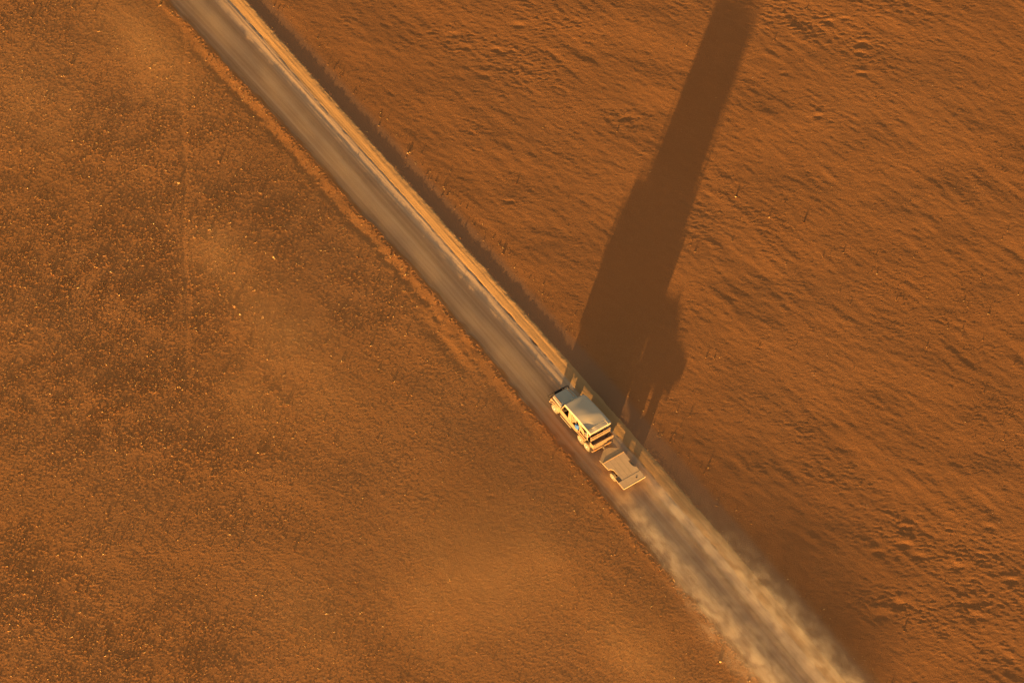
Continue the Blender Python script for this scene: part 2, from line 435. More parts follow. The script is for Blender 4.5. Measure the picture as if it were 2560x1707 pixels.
def p_stone(x, y, l, r_):
    ro = samp(rough, x, y)
    e = np.exp(-((l + 0.15) / 0.3) ** 2) + 0.7 * np.exp(-((r_ - 0.1) / 0.2) ** 2)
    return np.where(l < 0, 0.35 + 0.5 * ro + e, np.where(r_ > 1.0, 0.10 + 0.3 * ro, np.where(r_ > 0, .3, 0.012)))
sx, sy, sl, sr = scatter(5200, p_stone)
nS = len(sx); sz = samp(H, sx, sy); srad = 0.014 * np.exp(rg.normal(0, 0.45, nS)); srad = np.clip(srad, 0.006, 0.05)
oct_v = np.array([(1, 0, 0), (0, 1, 0), (-1, 0, 0), (0, -1, 0), (0, 0, 1), (0, 0, -1)], float)
oct_f = [(0, 1, 4), (1, 2, 4), (2, 3, 4), (3, 0, 4), (1, 0, 5), (2, 1, 5), (3, 2, 5), (0, 3, 5)]
ang = rg.uniform(0, 6.28, nS)
vs = []
for q in oct_v:
    j = rg.uniform(0.6, 1.25, nS) * srad
    x_ = (q[0] * np.cos(ang) - q[1] * np.sin(ang)) * j * 1.3; y_ = (q[0] * np.sin(ang) + q[1] * np.cos(ang)) * j
    vs.append(np.stack([sx + x_, sy + y_, sz + q[2] * j * 0.8 + srad * 0.3], -1))
vs = np.stack(vs, 1)
co = np.concatenate([vs[:, list(f)].reshape(-1, 3) for f in oct_f])
m, nt, p = new_mat("desert_stone")
tc = N(nt, "ShaderNodeNewGeometry").outputs['Position']
w = N(nt, "ShaderNodeTexWhiteNoise")
sn = N(nt, "ShaderNodeVectorMath", operation='SNAP'); sn.inputs[1].default_value = (0.2, 0.2, 10)
nt.links.new(tc, sn.inputs[0]); nt.links.new(sn.outputs[0], w.inputs['Vector'])
c = ramp(nt, w.outputs['Value'], [(0.0, (0.22, 0.10, 0.045)), (0.6, (0.42, 0.22, 0.10)), (1.0, (0.62, 0.50, 0.38))])
nt.links.new(c, p.inputs['Base Color']); p.inputs['Roughness'].default_value = 0.9
stones = tri_soup("gravel", co, m)
stones["kind"] = "stuff"; stones["label"] = "scattered pale pebbles on the sand"; stones["category"] = "pebbles"

# ------------------------------------------------------------------ part building helpers
class MB:
    def __init__(s): s.bm = bmesh.new()
    def box(s, x0, x1, y0, y1, z0, z1, bev=0.0, rot=None, taper=None):
        b = bmesh.new()
        bmesh.ops.create_cube(b, size=1)
        for v in b.verts:
            v.co = Vector(((x0 + x1) / 2 + v.co.x * (x1 - x0), (y0 + y1) / 2 + v.co.y * (y1 - y0), (z0 + z1) / 2 + v.co.z * (z1 - z0)))
        if bev: bmesh.ops.bevel(b, geom=b.edges[:], offset=bev, segments=2, affect='EDGES')
        if rot:
            c = Vector(((x0 + x1) / 2, (y0 + y1) / 2, (z0 + z1) / 2))
            bmesh.ops.rotate(b, cent=c, matrix=Euler(rot).to_matrix(), verts=b.verts[:])
        return s.add(b)
    def add(s, b):
        me = bpy.data.meshes.new("t"); b.to_mesh(me); b.free(); s.bm.from_mesh(me); bpy.data.meshes.remove(me); return s
    def loft(s, rings, cap=True):
        """rings: equally long lists of points"""
        vr = [[s.bm.verts.new(q) for q in r] for r in rings]
        n = len(vr[0])
        for a, b in zip(vr[:-1], vr[1:]):
            for i in range(n):
                s.bm.faces.new((a[i], a[(i + 1) % n], b[(i + 1) % n], b[i]))
        if cap:
            s.bm.faces.new(vr[0][::-1]); s.bm.faces.new(vr[-1])
        return s
    def prism(s, pts, axis, a, b, bev=0.0):
        """outline pts in the plane perpendicular to axis, from a to b"""
        bb = bmesh.new()
        def mk(q, t): return {'x': (t, q[0], q[1]), 'y': (q[0], t, q[1]), 'z': (q[0], q[1], t)}[axis]
        r0 = [bb.verts.new(mk(q, a)) for q in pts]; r1 = [bb.verts.new(mk(q, b)) for q in pts]
        n = len(pts)
        for i in range(n): bb.faces.new((r0[i], r0[(i + 1) % n], r1[(i + 1) % n], r1[i]))
        bb.faces.new(r0[::-1]); bb.faces.new(r1)
        bmesh.ops.recalc_face_normals(bb, faces=bb.faces[:])
        if bev: bmesh.ops.bevel(bb, geom=bb.edges[:], offset=bev, segments=2, affect='EDGES')
        return s.add(bb)
    def tube(s, pts, r, seg=8):
        pts = [Vector(q) for q in pts]
        rings = []
        for i, q in enumerate(pts):
            t = (pts[min(i + 1, len(pts) - 1)] - pts[max(i - 1, 0)]).normalized()
            ref = Vector((0, 0, 1)) if abs(t.z) < 0.9 else Vector((1, 0, 0))
            a = t.cross(ref).normalized(); b = t.cross(a)
            rings.append([q + (a * math.cos(k * 2 * math.pi / seg) + b * math.sin(k * 2 * math.pi / seg)) * r for k in range(seg)])
        return s.loft(rings)
    def lathe_y(s, prof, cx, cy, cz, seg=36, sgn=1):
        """prof: list of (radius, y offset)"""
        rings = [[(cx + r * math.cos(k * 2 * math.pi / seg), cy + sgn * o, cz + r * math.sin(k * 2 * math.pi / seg)) for k in range(seg)] for r, o in prof]
        return s.loft(rings, cap=True)
    def build(s, name, mat, parent=None, smooth=False, **props):
        bmesh.ops.recalc_face_normals(s.bm, faces=s.bm.faces[:])
        me = bpy.data.meshes.new(name); s.bm.to_mesh(me); s.bm.free()
        if smooth:
            me.polygons.foreach_set("use_smooth", [True] * len(me.polygons))
            try: me.set_sharp_from_angle(angle=R(35))
            except Exception: pass
        me.materials.append(mat)
        ob = bpy.data.objects.new(name, me); COL.objects.link(ob)
        if parent: ob.parent = parent
        for k, v in props.items(): ob[k] = v
        return ob

def thing(name, label, cat, loc, rot, group=None):
    o = bpy.data.objects.new(name, None); COL.objects.link(o)
    o.location = loc; o.rotation_euler = rot; o["label"] = label; o["category"] = cat
    if group: o["group"] = group
    return o

def dusty(name, col, dust=(0.62, 0.42, 0.24), amt=0.5, rough=0.6, scale=3.0, spec=0.3, metal=0.0, bump=0.0):
    m, nt, p = new_mat(name)
    tc = N(nt, "ShaderNodeTexCoord").outputs['Object']
    a = noise(nt, tc, scale, 5, 0.65); b = noise(nt, tc, scale * 7, 3, 0.6)
    f = math_n(nt, 'MULTIPLY_ADD', b, 0.4, math_n(nt, 'MULTIPLY', a, 0.6))
    f = ramp(nt, f, [(0.35, max(0.0, amt - 0.25)), (0.65, min(1.0, amt + 0.25))])
    nt.links.new(mix_col(nt, f, col, dust), p.inputs['Base Color'])
    p.inputs['Roughness'].default_value = rough; p.inputs['Metallic'].default_value = metal
    p.inputs['Specular IOR Level'].default_value = spec
    if bump:
        bp = N(nt, "ShaderNodeBump", ins={'Strength': 0.6, 'Distance': bump}); nt.links.new(b, bp.inputs['Height']); nt.links.new(bp.outputs[0], p.inputs['Normal'])
    return m
PAINT = dusty("beige_paint", (0.46, 0.295, 0.170), (0.45, 0.265, 0.13), 0.45, 0.45)
HOODP = dusty("bonnet_paint", (0.46, 0.41, 0.31), (0.50, 0.38, 0.24), 0.2, 0.35)
CANV = dusty("roof_canvas", (0.58, 0.46, 0.32), (0.60, 0.43, 0.26), 0.3, 0.65, 1.2)
TYRE = dusty("dusty_tyre", (0.10, 0.085, 0.07), (0.38, 0.27, 0.155), 0.85, 0.9, 4)
RIM = dusty("white_rim", (0.88, 0.84, 0.80), (0.72, 0.58, 0.42), 0.15, 0.4, 6)
RIMD = dusty("dusty_rim", (0.78, 0.68, 0.54), (0.66, 0.50, 0.32), 0.4, 0.6, 6)
BLACK = dusty("black_steel", (0.025, 0.022, 0.02), (0.20, 0.12, 0.06), 0.15, 0.5, 5)
DARK = dusty("dark_trim", (0.05, 0.04, 0.035), (0.25, 0.15, 0.08), 0.3, 0.8, 4)
SEATM = dusty("brown_seat_vinyl", (0.11, 0.065, 0.04), (0.28, 0.18, 0.10), 0.35, 0.8, 5)
BEDM = dusty("bed_lining", (0.30, 0.18, 0.09), (0.45, 0.28, 0.14), 0.4, 0.9, 5)
TAN = dusty("tan_canvas", (0.60, 0.42, 0.20), (0.55, 0.38, 0.20), 0.4, 0.9, 5)
BLUE = dusty("blue_cloth", (0.04, 0.13, 0.45), (0.12, 0.24, 0.42), 0.25, 0.9, 9)
MAUVE = dusty("brown_cloth", (0.25, 0.14, 0.10), (0.36, 0.22, 0.14), 0.4, 0.9, 8)
BAG = dusty("dark_bag", (0.05, 0.05, 0.06), (0.30, 0.26, 0.24), 0.35, 0.7, 9)
LAMP = dusty("orange_lens", (0.85, 0.30, 0.04), (0.7, 0.4, 0.15), 0.2, 0.3)
RED = dusty("red_lens", (0.5, 0.04, 0.02), (0.5, 0.25, 0.1), 0.3, 0.3)
HEAD = dusty("headlight_glass", (0.75, 0.7, 0.6), (0.6, 0.45, 0.3), 0.4, 0.15)
WOOD = dusty("weathered_boards", (0.54, 0.32, 0.16), (0.78, 0.50, 0.26), 0.6, 0.9, 3.5, bump=0.014)
WOODD = dusty("dirty_board", (0.36, 0.22, 0.11), (0.62, 0.38, 0.18), 0.5, 0.9, 3.5, bump=0.014)
BOARDE = dusty("pale_steel_edge", (0.62, 0.46, 0.26), (0.6, 0.42, 0.22), 0.4, 0.7, 5)
m, nt, p = new_mat("windscreen_glass")
p.inputs['Base Color'].default_value = (0.35, 0.36, 0.34, 1); p.inputs['Roughness'].default_value = 0.08; p.inputs['Transmission Weight'].default_value = 0.9
GLASS = m

# ------------------------------------------------------------------ the truck (local: +X forward, +Y its left, origin under the rear axle)
HDG = math.atan2(-DR[1], -DR[0])
cx, cy = 6.228, -9.355
# the measured centre belongs to a contact height of -0.12
zt = -0.130
truck = thing("safari_truck", "beige open-sided six-wheeled safari truck under a grey canvas roof, driving up the dirt road", "truck", (cx, cy, zt), (R(1.5), 0, HDG))
truck.rotation_mode = 'XYZ'

def wheel(parent, x, y, r, wdt, sgn, rimmat, rr=0.60):
    h = wdt / 2
    prof = [(r * rr, -h * .75), (r * .80, -h * .98), (r * .93, -h), (r * .985, -h * .80), (r, -h * .4), (r, h * .4), (r * .985, h * .80), (r * .93, h), (r * .80, h * .98), (r * rr, h * .75)]
    w = MB().lathe_y(prof, x, y, r, 40, sgn)
    for k in range(36):                                   # tread lugs
        a = k * 2 * math.pi / 36
        for o in (-1, 1):
            c = Vector((x + (r + .004) * math.cos(a + o * .04), y + o * h * .45, r + (r + .004) * math.sin(a + o * .04)))
            b = bmesh.new(); bmesh.ops.create_cube(b, size=1)
            for v in b.verts: v.co = Vector((v.co.x * .022, v.co.y * h * .72, v.co.z * .034))
            bmesh.ops.rotate(b, cent=(0, 0, 0), matrix=Matrix.Rotation(-a, 3, 'Y'), verts=b.verts[:])
            bmesh.ops.translate(b, vec=c, verts=b.verts[:]); w.add(b)
    wh = bpy.data.objects.new("wheel", None); COL.objects.link(wh); wh.parent = parent
    w.build("tyre", TYRE, wh, True)
    q = MB().lathe_y([(r * rr * 1.02, h * .60), (r * rr * 1.04, h * .86), (r * rr * .95, h * .84), (r * rr * .86, h * .45), (r * rr * .55, h * .38), (r * rr * .42, h * .62), (r * .20, h * .70), (r * .17, h * .98), (r * .02, h * 1.0)], x, y, r, 40, sgn)
    for k in range(8):
        a = k * math.pi / 4
        q.box(x + r * .42 * math.cos(a) - .012, x + r * .42 * math.cos(a) + .012, y + sgn * h * .42, y + sgn * h * .52, r + r * .42 * math.sin(a) - .012, r + r * .42 * math.sin(a) + .012)
    q.build("rim", rimmat, wh, True)
    return wh

RW, WW = 0.385, 0.25
for x in (0.0, 0.79, 4.15):
    for sgn in (1, -1):
        wheel(truck, x, sgn * (0.955 - WW / 2), RW, WW, sgn, RIM if (x == 0.0 or x > 4) else RIMD)
# chassis, axles, exhaust
c = MB()
c.box(-0.55, 4.75, 0.36, 0.46, 0.48, 0.62); c.box(-0.55, 4.75, -0.46, -0.36, 0.48, 0.62)
for x in (-0.4, 0.4, 1.3, 2.3, 3.3, 4.6): c.box(x - .05, x + .05, -0.36, 0.36, 0.50, 0.60)
c.build("chassis", DARK, truck)
for x in (0.0, 0.79, 4.15): MB().tube([(x, -0.72, RW), (x, 0.72, RW)], 0.05).tube([(x, -.12, RW), (x, .12, RW)], .13, 12).build("axle", DARK, truck, True)
for s in (1, -1): MB().box(1.45, 3.30, s * .62 - .16, s * .62 + .16, 0.30, 0.60, .03).build("underbody_light_block", DARK, truck)  # added blocks that stop low sun passing under the truck

# bonnet and front clip
b = MB()
def hood_ring(x, w, zc, ze):
    return [(x, -w, ze), (x, -w * .93, zc - .015), (x, -w * .55, zc + .012), (x, 0, zc + .02), (x, w * .55, zc + .012), (x, w * .93, zc - .015), (x, w, ze), (x, w, .78), (x, -w, .78)]
b.loft([hood_ring(4.80, .66, 1.10, 1.05), hood_ring(4.70, .70, 1.155, 1.11), hood_ring(4.2, .745, 1.185, 1.14), hood_ring(3.62, .78, 1.205, 1.16)])
body = b.build("bonnet", HOODP, truck, False)
# raised pressings along the bonnet
for s in (1, -1):
    MB().loft([[(4.72, s * .53, 1.165), (4.72, s * .56, 1.195), (4.72, s * .60, 1.195), (4.72, s * .615, 1.16)],
               [(3.78, s * .56, 1.205), (3.78, s * .59, 1.235), (3.78, s * .635, 1.235), (3.78, s * .65, 1.19)]]).build("bonnet_rib", PAINT, truck)
# grille, headlights, indicators
g = MB().box(4.78, 4.83, -0.62, 0.62, 0.74, 1.02, .01)
for k in range(5): g.box(4.83, 4.845, -0.30, 0.30, 0.78 + k * .045, 0.795 + k * .045)
g.build("grille", DARK, truck)
for s in (1, -1):
    MB().tube([(4.82, s * .47, .90), (4.865, s * .47, .90)], .095, 20).build("headlight", HEAD, truck, True)
    MB().box(4.70, 4.80, s * .74 - .07, s * .74 + .07, .84, .95, .01).build("indicator", LAMP, truck)
# wings with flared arches over the front wheels
for s in (1, -1):
    f = MB()
    out = []
    inn = []
    pr = [(4.80, .66), (4.78, .90), (4.66, 1.00), (4.15, 1.03), (3.62, 1.03), (3.50, 1.00)]
    arch = [(3.50, .52), (3.62, .56), (3.70, .70), (3.85, .82), (4.15, .88), (4.45, .82), (4.60, .70), (4.68, .60)]
    poly = pr + arch
    f.prism(poly, 'y', s * .60, s * .86)
    f.build("wing", PAINT, truck)
    # arch flare
    lip = MB()
    pts = [(3.62, .52), (3.70, .68), (3.84, .81), (4.15, .875), (4.46, .81), (4.62, .68), (4.72, .60), (4.80, .62)]
    rings = []
    for (x, z) in pts:
        rings.append([(x, s * .80, z + .10), (x, s * .93, z + .065), (x, s * .985, z + .02), (x, s * .985, z - .01), (x, s * .80, z + .01)])
    lip.loft(rings).build("wheel_flare", PAINT, truck)
    MB().box(3.50, 3.56, s * .863 - .006, s * .863 + .014, .88, .93, .005).build("side_lamp", LAMP, truck)
# bull bar and front bumper
bb = MB()
bb.tube([(4.80, .93, .80), (4.93, .98, .83), (5.02, .95, .93), (5.05, .80, .97), (5.06, .45, .98), (5.06, 0, .98), (5.06, -.45, .98), (5.05, -.74, .97), (5.02, -.86, .93), (4.90, -.86, .83), (4.78, -.84, .80)], .042)
bb.tube([(4.90, .80, .70), (5.02, .62, .70), (5.05, 0, .70), (5.02, -.62, .70), (4.90, -.80, .70)], .032)
for y in (.30, -.30, .10, -.10): bb.tube([(5.04, y, .50), (5.06, y, .97)], .028)
bb.box(4.99, 5.09, -.34, .34, .56, .90, .02)
bb.build("bull_bar", BLACK, truck, True)
MB().box(4.80, 4.88, -.84, .86, .48, .60, .02).build("front_bumper", BLACK, truck)
for s in (1, -1): MB().tube([(5.07, s * .52, .82), (5.13, s * .52, .82)], .07, 16).build("spotlight", DARK, truck, True)

# scuttle, windscreen with frame
MB().box(3.42, 3.64, -.80, .80, .80, 1.17, .02).build("scuttle", HOODP, truck)
MB().box(3.46, 3.62, -.62, .62, 1.172, 1.20, .01).build("vent_panel", DARK, truck)
wf = MB()
for s in (1, -1): wf.tube([(3.46, s * .80, 1.16), (3.00, s * .80, 2.12)], .035)
wf.tube([(3.46, -.80, 1.18), (3.46, .80, 1.18)], .03); wf.tube([(3.00, -.80, 2.12), (3.00, .80, 2.12)], .035); wf.tube([(3.46, 0, 1.18), (3.0, 0, 2.12)], .02)
wf.build("windscreen_frame", PAINT, truck, True)
MB().loft([[(3.45, -.78, 1.20), (3.45, .78, 1.20), (3.44, .78, 1.20), (3.44, -.78, 1.20)], [(3.01, -.78, 2.10), (3.01, .78, 2.10), (3.0, .78, 2.10), (3.0, -.78, 2.10)]]).build("windscreen", GLASS, truck)
for y in (.35, -.35): MB().tube([(3.475, y - .25, 1.24), (3.33, y + .15, 1.52)], .008).build("wiper", BLACK, truck)
# mirrors
for s in (1, -1):
    mm = bpy.data.objects.new("mirror", None); COL.objects.link(mm); mm.parent = truck
    MB().tube([(3.42, s * .84, 1.25), (3.45, s * 1.00, 1.42)], .014).tube([(3.42, s * .84, 1.15), (3.45, s * 1.00, 1.36)], .014).build("mirror_arm", BLACK, mm)
    MB().box(3.40, 3.45, s * 1.06 - .085, s * 1.06 + .085, 1.32, 1.58, .015).build("mirror_head", PAINT, mm)

# doors: one plate with a window opening
for s in (1, -1):
    d = MB()
    y0, y1 = s * .835, s * .885
    d.prism([(3.50, .56), (3.50, 1.12), (2.10, 1.02), (2.05, .52)], 'y', y0, y1, .012)            # lower skin
    d.prism([(3.44, 1.13), (3.38, 1.13), (2.95, 2.06), (3.02, 2.08)], 'y', y0, y1)                  # front pillar
    d.prism([(3.02, 2.08), (2.97, 1.98), (2.10, 2.04), (2.10, 2.14)], 'y', y0, y1)                  # top rail
    d.prism([(2.52, 1.055), (2.10, 1.025), (2.10, 2.035), (2.42, 2.01)], 'y', y0, y1)                # rear quarter plate
    dd = d.build("door", PAINT, truck)
    MB().tube([(2.25, s * .89, .97), (2.25, s * .912, .97), (2.38, s * .912, .97), (2.38, s * .89, .97)], .01).build("door_handle", BLACK, dd)
    for z in (.62, .95): MB().box(3.46, 3.50, s * .888 - .006, s * .888 + .006, z, z + .06).build("hinge", DARK, dd)
    MB().tube([(3.40, s * .92, .42), (2.05, s * .92, .42)], .035).tube([(3.1, s * .92, .42), (3.1, s * .5, .5)], .02).tube([(2.3, s * .92, .42), (2.3, s * .5, .5)], .02).build("running_board", BOARDE, truck, True)
MB().prism([(3.40, 1.10), (2.99, 2.02), (2.46, 2.02), (2.54, 1.04)], 'y', -.855, -.849).build("shadow_pane", GLASS, truck)  # pane added on the far door to close a slit in the shadow
# cab floor, dashboard, front seats, wheel
MB().box(2.05, 3.45, -.83, .83, .56, .62).build("cab_floor", DARK, truck)
MB().box(3.12, 3.42, -.80, .80, .92, 1.18, .04).build("dashboard", DARK, truck)
for y in (.42, -.42):
    st = bpy.data.objects.new("front_seat", None); COL.objects.link(st); st.parent = truck
    MB().box(2.45, 2.95, y - .25, y + .25, .78, .95, .04).build("seat_cushion", SEATM, st)
    MB().box(2.33, 2.46, y - .25, y + .25, .92, 1.55, .04, rot=(0, R(-8), 0)).build("seat_back", SEATM, st)
sw = MB(); ring = []
for k in range(24):
    a = k * 2 * math.pi / 24; ring.append((3.02 + .06 * math.sin(a), -.42 + .19 * math.cos(a), 1.18 + .18 * math.sin(a)))
sw.tube(ring + ring[:1], .014); sw.tube([(3.25, -.42, 1.05), (3.02, -.42, 1.18)], .02)
sw.build("steering_wheel", BLACK, truck, True)
MB().box(2.00, 2.05, -.83, .83, .60, 1.35, .01).build("bulkhead", PAINT, truck)

# rear tub: floor, low side panels with stepped lower edge
MB().box(-0.50, 2.00, -.80, .80, .70, .76).build("tub_floor", SEATM, truck)
for s in (1, -1):
    d = MB()
    d.prism([(2.06, .54), (2.06, 1.02), (.36, 1.00), (.22, .98), (.22, .84), (1.24, .80), (1.34, .66), (1.42, .58), (1.60, .54)], 'y', s * .835, s * .885, .01)
    d.prism([(.30, .90), (.22, .82), (1.20, .80), (1.20, .90)], 'y', s * .885, s * .97, .01)
    d.build("side_panel", PAINT, truck)
    # inner arch tub over the tandem
    MB().box(-.48, 1.25, s * .66 - .04, s * .66 + .06, .62, .86, .02).build("inner_arch", DARK, truck)
# posts and roof rails
for s in (1, -1):
    y = s * .80
    for x, top in ((2.05, 2.16), (1.10, 2.16), (0.16, 2.16)):
        MB().tube([(x, y, .95), (x, y - .02, top)], .026).build("roof_post", BOARDE, truck, True)
    MB().tube([(3.0, y, 2.14), (-.16, y, 2.14)], .028).build("roof_rail", BOARDE, truck, True)
    MB().tube([(2.05, y, 1.45), (.16, y, 1.38)], .018).build("grab_rail", BOARDE, truck, True)
for x in (3.0, 2.05, 1.10, .16): MB().tube([(x, -.80, 2.14), (x, .80, 2.14)], .024).build("roof_bow", BOARDE, truck, True)
# benches inside
for x in (1.55, .75):
    st = bpy.data.objects.new("bench_seat", None); COL.objects.link(st); st.parent = truck
    MB().box(x - .22, x + .28, -.74, .74, 1.05, 1.17, .03).build("seat_cushion", SEATM, st)
    MB().box(x - .36, x - .24, -.74, .74, 1.14, 1.66, .03, rot=(0, R(-9), 0)).build("seat_back", SEATM, st)
    MB().box(x - .25, x + .20, -.70, .70, .76, 1.05).build("seat_box", DARK, st)
# pale diagonal flap hanging in the open side, rolled curtain under the roof edge
fl = MB().prism([(1.42, 1.86), (1.32, 1.72), (.98, 1.18), (.50, 1.02), (.60, 1.55), (.72, 1.60)], 'y', .80, .815)
fl.build("side_flap", PAINT, truck)
MB().tube([(1.95, .83, 2.03), (1.5, .85, 2.00), (1.0, .84, 1.98), (.4, .83, 2.02)], .055, 10).build("rolled_curtain", TAN, truck, True)
MB().tube([(2.02, -.83, 2.03), (.2, -.83, 2.0)], .055, 10).build("rolled_curtain", TAN, truck, True)
cu = MB(); rings = []
for k in range(41):
    x = 2.03 - k * (2.03 - .12) / 40; w_ = .012 * math.sin(k * 1.3) + .008 * math.sin(k * .6)
    rings.append([(x, -.845 + w_, 2.14), (x, -.86 + w_ * 1.5, 1.5), (x, -.85 + w_, 1.0), (x, -.842 + w_, 1.0), (x, -.852 + w_ * 1.5, 1.5), (x, -.837 + w_, 2.14)])
cu.loft(rings).build("shadow_curtain", SEATM, truck, True)  # curtain added on the far side so the truck's shadow falls solid
for x in (1.85, 1.35, .85): MB().tube([(x, .86, 2.10), (x, .91, 2.0), (x, .85, 1.93)], .012).build("curtain_strap", BLACK, truck)

# canvas roof: gently buckled sheet with rounded right side and a short turned-down edge
nxr, nyr = 60, 36
random.seed(5)
def roof_z(a, b):
    """a 0 front..1 rear, b 0 left..1 right"""
    z = 2.20 + 0.02 * math.sin(math.pi * b)
    # bands where the cloth sags or lifts between the bows
    z += 0.004 * math.cos(a * 2 * math.pi * 3.2) * (0.3 + 0.7 * math.sin(math.pi * b))
    z -= 0.17 * max(0.0, (a - 0.42 - 0.25 * b)) ** 1.3 * 1.6
    z += 0.050 * math.exp(-((a - .50 + .10 * b) / .20) ** 2 - ((b - .45) / .42) ** 2)
    z += -0.030 * math.exp(-((a - .78) / .12) ** 2 - ((b - .18) / .14) ** 2)
    z += 0.016 * math.exp(-((a - .90) / .09) ** 2 - ((b - .34) / .10) ** 2)
    z += -0.010 * math.exp(-((a - .90) / .06) ** 2 - ((b - .80) / .10) ** 2)
    z += 0.006 * math.exp(-(((a - .72) - .35 * (b - .25)) / .02) ** 2) * (1 if b < .35 else math.exp(-((b - .35) / .08) ** 2))
    # edges turn down
    e = min(b, 1 - b)
    z -= 0.075 * (1 - min(1, (b if b < .5 else (1 - b)) / (.03 if b < .5 else .10))) ** 2
    z -= 0.035 * (1 - min(1, a / .02)) ** 2
    return z
bm = bmesh.new()
grid = []
for i in range(nxr + 1):
    a = i / nxr; row = []
    for j in range(nyr + 1):
        b_ = j / nyr
        xf = 3.02 * (1 - a) + (-0.19) * a
        yl = 0.92 * (1 - a) + 0.84 * a; yr = -0.93 * (1 - a) + (-1.10) * a
        y = yl * (1 - b_) + yr * b_
        # rounded front-right and rear-right corners
        x = xf
        if a < .12 and b_ > .86: x = xf - .16 * ((b_ - .86) / .14) ** 2 * (1 - a / .12)
        if a > .93 and b_ > .92: x = xf + .09 * ((b_ - .92) / .08) ** 2 * ((a - .93) / .07)
        row.append(bm.verts.new((x, y, roof_z(a, b_))))
    grid.append(row)
for i in range(nxr):
    for j in range(nyr):
        bm.faces.new((grid[i][j], grid[i][j + 1], grid[i + 1][j + 1], grid[i + 1][j]))
# turned-down rear valance
vr = [bm.verts.new((v.co.x - .035, v.co.y, v.co.z - .11)) for v in grid[-1]]
for j in range(nyr): bm.faces.new((grid[-1][j], grid[-1][j + 1], vr[j + 1], vr[j]))
vl = [bm.verts.new((row[0].co.x, row[0].co.y + .008, row[0].co.z - .055)) for row in grid]
for i in range(nxr): bm.faces.new((grid[i][0], grid[i + 1][0], vl[i + 1], vl[i]))
mbo = MB(); mbo.bm.free(); mbo.bm = bm
roof = mbo.build("canvas_roof", CANV, truck, True)
sd = roof.modifiers.new("thickness", 'SOLIDIFY'); sd.thickness = 0.012; sd.offset = -1

# the open load bed behind the benches: floor, back panel, slatted upper frame, tailgate
MB().box(-.20, -.16, -.90, .74, .70, 1.30, .006).build("bed_bulkhead", BEDM, truck)
up = MB()
up.box(-.24, -.20, -.98, .74, 1.315, 1.355); up.box(-.25, -.205, -.98, .74, 1.41, 1.45); up.box(-.24, -.20, -1.0, .76, 1.53, 1.60)
for y in (.72, .12, -.42, -.96): up.box(-.215, -.165, y - .02, y + .02, .76, 1.62)
up.build("slatted_frame", PAINT, truck)
MB().box(-.56, -.20, -.97, .80, .76, .80).build("bed_floor", BEDM, truck)
for k in range(3): MB().box(-.50, -.30, -.32 - k * .10, -.29 - k * .10, .80, .84).build("floor_cleat", DARK, truck)
tg = MB()
tg.box(-.615, -.575, -1.02, .80, .62, 1.15, .008)
for z in (.72, .86, 1.00, 1.10): tg.box(-.64, -.612, -1.00, .78, z, z + .045, .006)
tgo = tg.build("tailgate", PAINT, truck)
for y in (.60, -.80): MB().box(-.652, -.638, y - .05, y + .05, 1.05, 1.11).build("latch", BLACK, tgo)
for s, yy in ((1, .80), (-1, -1.02)):
    MB().box(-.575, -.22, yy - .02, yy + .02, .72, 1.12, .006).build("bed_side", PAINT, truck)
MB().box(-.70, -.60, -.95, .93, .46, .58, .015).box(-.665, -.60, -.90, .88, .40, .45, .01).build("rear_bumper", PAINT, truck)
for s in (1, -1):
    MB().box(-.655, -.642, s * .74 - .06, s * .74 + .06, .64, .70, .004).build("tail_light", RED, truck)
    MB().box(-.72, -.70, s * .6 - .1, s * .6 + .1, .48, .56, .004).build("reflector", LAMP, truck)
    MB().box(-.42, -.40, s * .86 - .11, s * .86 + .11, .22, .58).build("mudflap", DARK, truck)
MB().box(-.80, -.60, -.05, .05, .40, .50, .01).tube([(-.76, 0, .44), (-.76, 0, .55)], .028, 10).build("tow_ball", DARK, truck)

# cargo: lies in the truck, so each is a thing of its own
TM = Matrix.Translation((cx, cy, zt)) @ Euler((R(1.5), 0, HDG)).to_matrix().to_4x4()
def at(x, y, z): return TM @ Vector((x, y, z))
def lump(name, label, cat, loc, size, mat, seed, rz=0.0, group=None):
    rr = random.Random(seed)
    b = bmesh.new(); bmesh.ops.create_icosphere(b, subdivisions=3, radius=1)
    ph = [rr.uniform(0, 6) for _ in range(6)]
    for v in b.verts:
        q = v.co.copy()
        for k in range(3): q[k] = math.copysign(abs(q[k]) ** 0.7, q[k])
        f = 1 + .07 * math.sin(4 * q.x + ph[0]) * math.sin(3 * q.y + ph[1]) + .06 * math.sin(6 * q.z + ph[2] + 2 * q.x) + .04 * math.sin(9 * q.y + ph[3])
        v.co = Vector((q.x * size[0] * f, q.y * size[1] * f, q.z * size[2] * f))
    mb = MB(); mb.bm.free(); mb.bm = b
    o = mb.build(name, mat, None, True, label=label, category=cat)
    o.location = at(*loc); o.rotation_euler = (R(1.5), 0, HDG + rz)
    if group: o["group"] = group
    return o
lump("cloth_bundle", "blue cloth bundle at the open left side of the truck", "bundle", (1.42, .84, 1.22), (.20, .11, .25), BLUE, 1)
lump("cloth_bundle", "brown cloth bundle behind the truck's left door, in front of the blue one", "bundle", (1.82, .70, 1.55), (.17, .14, .26), MAUVE, 2, .2)
lump("bag", "black duffel bag by the rear left roof post of the truck", "bag", (.36, .66, 1.52), (.13, .20, .12), BAG, 3, .3)
lump("bag", "grey bag under the black duffel bag at the truck's rear left corner", "bag", (.30, .68, 1.27), (.16, .20, .12), MAUVE, 4)
lump("bag", "black bag below the right rear corner of the canvas roof", "bag", (-.02, -.86, 1.80), (.10, .16, .10), BAG, 5)
lump("bedroll", "dark brown bedroll lying across the back under the truck's roof", "bedroll", (.02, -.10, 1.70), (.12, .52, .10), BAG, 6)

